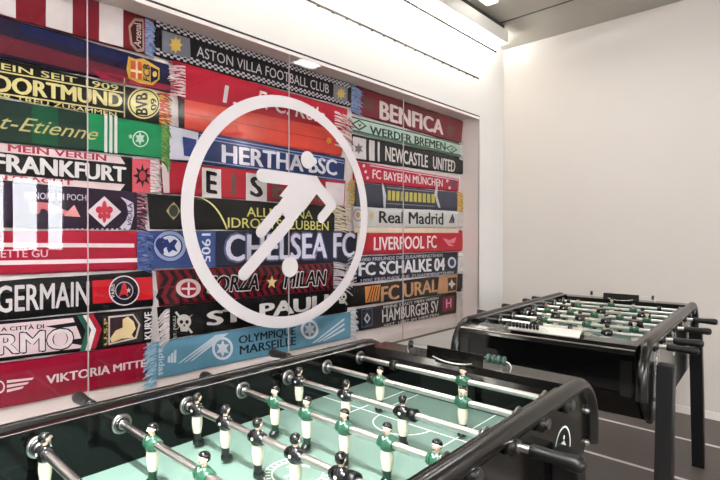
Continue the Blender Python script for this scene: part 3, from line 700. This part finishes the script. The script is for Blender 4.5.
HZ = .8155      # rod height
ROD_R = .0078
def handle_mb(sg):
    mb = MB(); prof = [(0, .0100), (.003, .0128), (.014, .0122), (.04, .0118), (.070, .0140), (.082, .0148), (.092, .0128), (.096, .006)]
    mb.tube([(0, sg*(.474+a), 0) for a, r in prof], [r for a, r in prof], black_rub, 12)
    return mb
HAND = {}
for sg in (-1, 1):
    o = handle_mb(sg).build('handle'); COL.objects.unlink(o); HAND[sg] = o.data
mb = MB()
prof = [(-.0005, .0105), (.0, .0208), (.002, .0214), (.0045, .020), (.005, .0165), (.0065, .0155), (.0085, .0135), (.0085, .0095), (.013, .0095), (.013, .0085)]
mb.tube([(0, -a, 0) for a, r in prof[:5]], [r for a, r in prof[:5]], chrome, 20)
mb.tube([(0, -a, 0) for a, r in prof[4:8]], [r for a, r in prof[4:8]], black_rub, 20)
mb.tube([(0, -.0045, 0), (0, -.0075, 0), (0, -.0075, 0)], [.0158, .0150, .012], chrome, 20)
mb.tube([(0, -a, 0) for a, r in prof[7:]], [.0100, .0100, .0085], chrome, 16)
o = mb.build('rod_bearing'); COL.objects.unlink(o); BEAR = o.data
mb = MB(); prof = [(0, .018), (.002, .021), (.012, .021), (.013, .014), (.02, .013), (.021, .0088)]
mb.tube([(0, -a, 0) for a, r in prof], [r for a, r in prof], black_rub, 14)
mb.tube([(0, -.021, 0), (0, -.024, 0)], [.0110, .0110], chrome, 14)
o = mb.build('rod_bearing'); COL.objects.unlink(o); BEARO = o.data
mb = MB(); mb.tube([(0, -.010, 0), (0, -.009, 0), (0, .009, 0), (0, .010, 0)], [.012, .0145, .0145, .012], black_rub, 14)
o = mb.build('bumper'); COL.objects.unlink(o); BUMP = o.data

OUT = [(-.72, .775), (-.72, .68), (-.62, .60), (-.50, .53), (.50, .53), (.62, .60), (.72, .68), (.72, .775)]
def arc(cx, cz, r, a0, a1, n=7): return [(cx+r*math.cos(R(a0+(a1-a0)*i/(n-1))), cz+r*math.sin(R(a0+(a1-a0)*i/(n-1)))) for i in range(n)]

def build_table(loc, rz, label, rods, hoffs=None, rings=((-.5, .71), (0, .71), (.52, .71)), nbead=4):
    T = empty('foosball_table', (loc[0], loc[1], 0), rz)
    tag(T, label, 'foosball table', 'foosball tables standing end to end beside the display')
    # cabinet: lower box, the four walls
    mb = MB()
    mb.prism([(-.72, .68), (-.60, .565), (-.50, .53), (.50, .53), (.60, .565), (.72, .68), (.70, .712), (-.70, .712)], lambda a, b, k: (a, -.328+.656*k, b), black_gloss)
    for sg in (-1, 1):
        mb.box((-.60, min(sg*.301, sg*.328), .70), (.60, max(sg*.301, sg*.328), .850 if sg > 0 else .832), black_gloss)
        prof = [(.568, .70), (.568, .800), (.580, .822), (.60, .838), (.69, .838), (.708, .828), (.718, .810), (.72, .76), (.72, .68), (.70, .70)]
        mb.prism([(sg*a, b) for a, b in prof], lambda a, b, k: (a, -.328+.656*k, b), black_gloss)
    mb.build('cabinet', T, bevel=.003)
    # playing surface
    mb = MB(); mb.box((-.5675, -.3005, .7125), (.5675, .3005, .729), pitch); F = mb.build('pitch', T)
    F['label'] = 'pale green playing surface with white lines'
    def line(a, b, w=.0032):
        m2 = MB(); a = Vector(a); b = Vector(b); d = (b-a).normalized(); n = Vector((-d.y, d.x))*w*.5
        m2.prism([tuple(a+n), tuple(b+n), tuple(b-n), tuple(a-n)], lambda x, y, k: (x, y, .7288+.0006*k), white_line); return m2
    L = MB()
    def addline(a, b, w=.0032):
        m2 = line(a, b, w); L.add(m2.v, m2.f, white_line)
    def addarc(cx, cy, r, a0, a1, n=28, w=.0032):
        for i in range(n):
            q0 = R(a0+(a1-a0)*i/n); q1 = R(a0+(a1-a0)*(i+1)/n)
            addline((cx+r*math.cos(q0), cy+r*math.sin(q0)), (cx+r*math.cos(q1), cy+r*math.sin(q1)), w)
    for sg in (-1, 1):
        addline((sg*.36, -.30), (sg*.36, .30))
        for v in (-.152, .152): addline((sg*.30, v), (sg*.566, v))
        addline((sg*.40, sg*.10), (sg*.566, sg*.10))
        addarc(sg*.36, 0, .08, 90 if sg > 0 else -90, 270 if sg > 0 else 90, 16)
    addarc(0, 0, .052, 0, 360, 40)
    addarc(0, 0, .068, 0, 360, 40, .002)
    for i in range(30):
        q = 2*PI*i/30
        addline((.055*math.cos(q), .055*math.sin(q)), (.065*math.cos(q), .065*math.sin(q)), .003)
    for (a, b) in (((-.025, -.03), (.022, .026)), ((.022, .026), (.034, .0)), ((.022, .026), (.0, .034)), ((-.03, .006), (.0, .0))): addline(a, b, .006)
    L.build('pitch_markings', F)
    # rails: tubes bent down at both ends
    for sg in (-1, 1):
        P = [(-.722, .665), (-.722, .70)]+arc(-.602, .718, .120, 180, 90)+[(-.4, .838), (-.2, .838), (0, .838), (.2, .838), (.4, .838)]+arc(.602, .718, .120, 90, 0)+[(.722, .70), (.722, .665)]
        mb = MB(); mb.tube([(a, sg*.346, b) for a, b in P], .0195, black_satin, 14); mb.build('rail', T)
        # side panel
        poly = [(-.705, .70), (-.705, .76)]+arc(-.60, .73, .095, 165, 90, 5)+arc(.60, .73, .095, 90, 15, 5)+[(.705, .76), (.705, .70)]+[(.69, .665), (.655, .625), (.60, .575), (.54, .535), (.50, .525), (-.50, .525), (-.54, .535), (-.60, .575), (-.655, .625), (-.69, .665)]
        mb = MB(); mb.prism(poly, lambda a, b, k: (a, sg*.330+sg*.014*k, b), black_side); sp = mb.build('side_panel', T, bevel=.002)
        # round emblems and screws
        for cu, cz in rings:
            mb = MB(); n = 36; vs = []
            for k in (0, 1):
                for i in range(n):
                    q = 2*PI*i/n; rr = .052 if k == 0 else .0475; vs.append((cu+rr*math.cos(q), sg*.3447, cz+rr*math.sin(q)))
            mb.add(vs, [(i, (i+1) % n, n+(i+1) % n, n+i) for i in range(n)], white_line)
            def seg(a, b, w):
                a = Vector(a); b = Vector(b); d = (b-a).normalized(); nn = Vector((-d.y, d.x))*w
                mb.add([(cu-sg*p.x, sg*.3447, cz+p.y) for p in (a+nn, b+nn, b-nn, a-nn)], [(0, 1, 2, 3)], white_line)
            seg((-.020, .012), (.010, .014), .003); seg((.008, .014), (.020, -.002), .003); seg((.004, .012), (-.004, -.008), .006); seg((-.004, -.006), (-.024, -.034), .003); seg((-.006, -.004), (-.020, -.012), .003)
            vs = [(cu-sg*(.008+.0055*math.cos(2*PI*i/12)), sg*.3447, cz+.024+.0055*math.sin(2*PI*i/12)) for i in range(12)]
            mb.add(vs, [tuple(range(12))], white_line)
            vs = [(cu-sg*(.004+.0055*math.cos(2*PI*i/12)), sg*.3447, .728-.030+.0055*math.sin(2*PI*i/12)) for i in range(12)]
            mb.add(vs, [tuple(range(12))], white_line)
            mb.build('ring_emblem', sp)
        for (u, z) in ((-.690, .755), (.690, .755), (-.690, .672), (.690, .672), (-.45, .60), (.45, .60)):
            mb = MB(); mb.tube([(u, sg*.343, z), (u, sg*.349, z), (u, sg*.353, z)], [.008, .008, .004], chrome, 10); mb.build('screw', sp)
    # corner post caps on the end faces
    for su in (-1, 1):
        for sg in (-1, 1):
            mb = MB(); mb.box((min(su*.7195, su*.724), sg*.3-.018, .67), (max(su*.7195, su*.724), sg*.3+.018, .79), black_satin); mb.build('end_trim', T)
        mb = MB(); mb.tube([(su*.712, -.325, .826), (su*.712, .325, .826)], .0028, edge_silver, 8); mb.build('end_highlight_bar', T)  # silver bar drawn in for the highlight along the top edge
    # goals: dark mouth in each end
    for su in (-1, 1):
        mb = MB(); mb.box((min(su*.5668, su*.5684), -.09, .7295), (max(su*.5668, su*.5684), .09, .792), black_rub); mb.build('goal_mouth', T)
    # scoring plate with silver lip and counting beads at the far end
    mb = MB(); mb.obox((.602, 0, .838), (.0025, 0, -.0004), (0, .094, 0), (.004, 0, .036), black_gloss); pl = mb.build('goal_plate', T, bevel=.001)
    mb = MB(); n = 12; P = []
    for i in range(n+1):
        v = -.066+.132*i/n; P.append((.594, v, .846-.010*(1-(v/.066)**2)))
    mb.tube(P, .0028, silver_lip, 8); mb.build('silver_lip', pl)
    mb = MB(); mb.obox((.5955, 0, .822), (.0015, 0, 0), (0, .060, 0), (0, 0, .014), black_satin); mb.build('plate_recess', pl)
    for sg, bm in ((-1, bead_green), (1, bead_black)):
        mb = MB(); y0 = sg*.095; y1 = sg*.175
        mb.tube([(.612, y0, .868), (.612, y0+sg*.06, .866), (.612, y1-sg*.006, .862), (.612, y1, .852), (.612, y1-sg*.004, .838)], .0018, steel, 6)
        wr = mb.build('bead_wire', pl)
        for k in range(nbead if sg < 0 else 1):
            yy = y0+sg*(.012+k*.0155) if sg < 0 and nbead > 1 else y1-sg*.014
            mb = MB(); mb.loft([(-.0125, .003, .003, 0, 0), (-.010, .0085, .006, 0, 0), (0, .0128, .0068, 0, 0), (.010, .0085, .006, 0, 0), (.0125, .003, .003, 0, 0)], bm, 14)
            o = mb.build('counting_bead', wr); o.location = (.612, yy, .866 if nbead > 1 or sg > 0 else .864)
    # ball tray, a reflection painted as its pale colour, and black beads, near end
    mb = MB(); P = []
    n = 8
    for k, rr in ((0, .058), (1, .052)):
        for i in range(n+1):
            q = R(50+i*(115/n)); P.append((-.628+rr*math.cos(q)*1.0, .800+rr*math.sin(q)))
    vs = []
    prof = P[:n+1]+list(reversed(P[n+1:]))
    mb.prism(prof, lambda a, b, k: (a, -.135+.27*k, b), tray_white)
    tr = mb.build('ball_tray', T); tr['label'] = 'shiny ball tray, pale from a painted reflection'
    mb = MB(); mb.tube([(-.690, .145, .846), (-.690, .13, .862), (-.690, -.02, .860), (-.690, -.03, .846)], .0018, steel, 6); wr = mb.build('bead_wire', tr)
    for k in range(9):
        mb = MB(); mb.loft([(-.010, .003, .003, 0, 0), (-.008, .007, .005, 0, 0), (0, .0105, .0060, 0, 0), (.008, .007, .005, 0, 0), (.010, .003, .003, 0, 0)], bead_black, 12)
        o = mb.build('counting_bead', wr); o.location = (-.690, .118-k*.0135, .861)
    # rods
    for (u, team, ys, off) in rods:
        hs = -1 if team == 'b' else 1
        mb = MB()
        hoff = off if hoffs is None else (hoffs if hs < 0 else -hoffs*.9)
        e0, e1 = (-.50+hoff, .358) if hs < 0 else (-.358, .50+hoff)
        mb.tube([(0, e0, 0), (0, e1, 0)], ROD_R, steel, 12)
        rod = mb.build('playing_rod', T); rod.location = (u, 0, HZ)
        rod['label'] = 'steel rod carrying %s figures' % ('black shirted' if team == 'b' else 'green shirted')
        for y in ys:
            f = FIG[team].copy(); COL.objects.link(f); f.parent = rod; f.location = (0, y, 0); f.scale = (1.14, 1.14, 1.0); f['label'] = FL[team]
        h = bpy.data.objects.new('handle', HAND[hs]); COL.objects.link(h); h.parent = rod; h.location = (0, hoff, 0); h['label'] = 'black rubber handle'
        sp_ = .0265
        bl = []
        if len(ys) >= 3: bl = [min(ys)-sp_] if team == 'b' else []
        if len(ys) == 1: bl = [ys[0]+.237, ys[0]-.237]
        if len(ys) == 2: bl = [max(ys)+sp_]
        for y in bl:
            if abs(y) < .285:
                b = bpy.data.objects.new('bumper', BUMP); COL.objects.link(b); b.parent = rod; b.location = (0, y, 0)
        for sg in (-1, 1):
            b = bpy.data.objects.new('rod_bearing', BEAR); COL.objects.link(b); b.parent = T; b.location = (u, sg*.3005, HZ); b['label'] = 'chrome rod bearing'
            if sg < 0: b.rotation_euler = (0, 0, PI)
            b = bpy.data.objects.new('rod_bearing', BEARO); COL.objects.link(b); b.parent = T; b.location = (u, sg*.344, HZ); b['label'] = 'black outer rod bearing'
            if sg > 0: b.rotation_euler = (0, 0, PI)
    # legs
    for su in (-1, 1):
        for sg in (-1, 1):
            mb = MB(); top = Vector((su*.452, sg*.378, .738)); bot = Vector((su*.56, sg*.385, .0)); hw = .028
            vs = [(top.x-hw, top.y-.028, top.z), (top.x+hw, top.y-.028, top.z), (top.x+hw, top.y+.028, top.z), (top.x-hw, top.y+.028, top.z)]
            vs = [(bot.x-hw, bot.y-.028, 0), (bot.x+hw, bot.y-.028, 0), (bot.x+hw, bot.y+.028, 0), (bot.x-hw, bot.y+.028, 0)]+vs
            mb.add(vs, [(0, 3, 2, 1), (4, 5, 6, 7), (0, 1, 5, 4), (1, 2, 6, 5), (2, 3, 7, 6), (3, 0, 4, 7)], black_rub)
            lg = mb.build('leg', T, bevel=.004)
            mb = MB()
            for (dz, du) in ((.68, .036), (.60, .040)):
                x = su*.456+su*.0; mb.tube([(x+du-.004, sg*.378, dz), (x+du+.012, sg*.378, dz)], .009, black_rub, 10)
            mb.build('leg_bolt', lg)
    return T

rodsA = [(.525, 'g', [-.076], -.12), (.375, 'g', [.093, -.162], 0.), (.225, 'b', [.254, .079, -.097], .085),
         (.075, 'g', [.168, .056, -.059, -.171, -.283], -.078), (-.075, 'b', [.259, .145, .032, -.080, -.194], .04),
         (-.225, 'g', [.159, -.025, -.21], -.01), (-.375, 'b', [.261, -.02], .11), (-.525, 'b', [.05], .05)]
rodsB = [(.525, 'g', [.03], .03), (.375, 'g', [.17, -.11], .03), (.225, 'b', [.20, .01, -.18], .01),
         (.075, 'g', [.235, .12, .005, -.11, -.225], .005), (-.075, 'b', [.26, .145, .03, -.085, -.2], .03),
         (-.225, 'g', [.15, -.04, -.23], -.04), (-.375, 'b', [.12, -.16], -.02), (-.525, 'b', [-.06], -.06)]
cA, sA = math.cos(R(1.504)), math.sin(R(1.504))
build_table((.635-.057*sA, .7119+.057*cA), R(1.504), 'black foosball table filling the foreground, pale green pitch close to the viewer', rodsA)
build_table((2.513, .813), R(3.15), 'black foosball table farther off by the end wall, its end panel facing the viewer', rodsB, .085, ((-.43, .742), (.0, .735), (.5, .735)), 1)

# ------------------------------------------------------------------ luminaire near the wall
lx0, lx1 = -2.2, 3.52
L = empty('linear_ceiling_light', ((lx0+lx1)/2, 1.80, CEIL)); org2 = Vector(L.location)
tag(L, 'long white linear light running under the ceiling along the display wall', 'ceiling light')
def lbox(name, a, b, m, bevel=0):
    mb = MB(); mb.box(Vector(a)-org2, Vector(b)-org2, m); return mb.build(name, L, bevel)
lbox('housing', (lx0, 1.755, 2.685), (lx1, 1.835, 2.782), lamp_white, .006)
lbox('mount', (lx0+.3, 1.775, 2.780), (lx1-.03, 1.815, CEIL), groove_dark)
lbox('diffuser', (lx0+.02, 1.775, 2.625), (lx1-.10, 1.815, 2.688), lamp_glow)
lbox('lower_diffuser', (lx0+.02, 1.80, 2.598), (lx1-.12, 1.90, 2.604), lamp_soft)
lbox('lower_trim', (lx0+.02, 1.793, 2.596), (lx1-.12, 1.801, 2.606), groove_dark)
mb = MB(); mb.tube([(lx1-org2.x-.004, 1.80-org2.y, 2.73-org2.z), (lx1-org2.x+.004, 1.80-org2.y, 2.73-org2.z)], .006, black_rub, 10); mb.build('end_screw', L)
mb = MB(); mb.box((-.09, -.04, -.012), (.09, .04, 0), lamp_glow)
o = mb.build('ceiling_spot'); o.location = (3.0, 1.66, CEIL); tag(o, 'small bright rectangular ceiling lamp at the top edge beyond the linear light', 'ceiling light')

def area(name, loc, size, energy, direction, color=(.98, .99, 1)):
    l = bpy.data.lights.new(name, 'AREA'); l.shape = 'RECTANGLE'; l.size, l.size_y = size; l.energy = energy; l.color = color
    o = bpy.data.objects.new(name, l); COL.objects.link(o); o.location = loc
    o.rotation_euler = Vector(direction).to_track_quat('-Z', 'Y').to_euler(); return o
area('wash_light', (.7, 1.862, 2.61), (5.5, .05), 120, (0, 0, 1))
# ceiling lamps of the room: slim fixtures over the tables, plus an added fill lamp behind the viewer
def fixture(x, y, sx, sy, energy, label, spread=180):
    mb = MB(); mb.box((-sx/2-.02, -sy/2-.02, -.03), (sx/2+.02, sy/2+.02, 0), lamp_white); o = mb.build('ceiling_lamp_housing_body')
    o.name = 'ceiling_lamp'; o.location = (x, y, CEIL); tag(o, label, 'ceiling light')
    area('lamp_light', (x, y, CEIL-.035), (sx, sy), energy, (0, 0, -1)).data.spread = R(spread)
fixture(-.10, .55, .06, .8, 25, 'slim white ceiling lamp above the nearer table', 75)
fixture(2.95, .75, .25, .5, 7, 'square white ceiling lamp above the farther table')
fixture(-1.2, -.6, 1.2, .3, 100, 'added white fill lamp on the ceiling behind the viewer')  # unseen lamp added to fill the room with light

mb = MB(); mb.box((-.05, -1.15, -.03), (.05, 1.15, 0), lamp_white)
for y in (-.9, .9): mb.tube([(0, y, -.01), (0, y, CEIL-2.42)], .003, steel, 6)
o = mb.build('linear_uplight'); o.location = (3.2, -2.05, 2.42); tag(o, 'white linear uplight hung below the ceiling on the window side', 'ceiling light')
area('uplight_glow', (3.2, -2.05, 2.425), (.07, 2.2), 55, (.15, 0, 1))

# ------------------------------------------------------------------ daylight
w = bpy.data.worlds.new('world'); SC.world = w; w.use_nodes = True
bg = w.node_tree.nodes['Background']; bg.inputs[0].default_value = (.93, .96, 1, 1); bg.inputs[1].default_value = 24
SC.view_settings.view_transform = 'Standard'; SC.view_settings.look = 'None'; SC.view_settings.gamma = 1; SC.view_settings.use_curve_mapping = False
SC.view_settings.exposure = 0.62
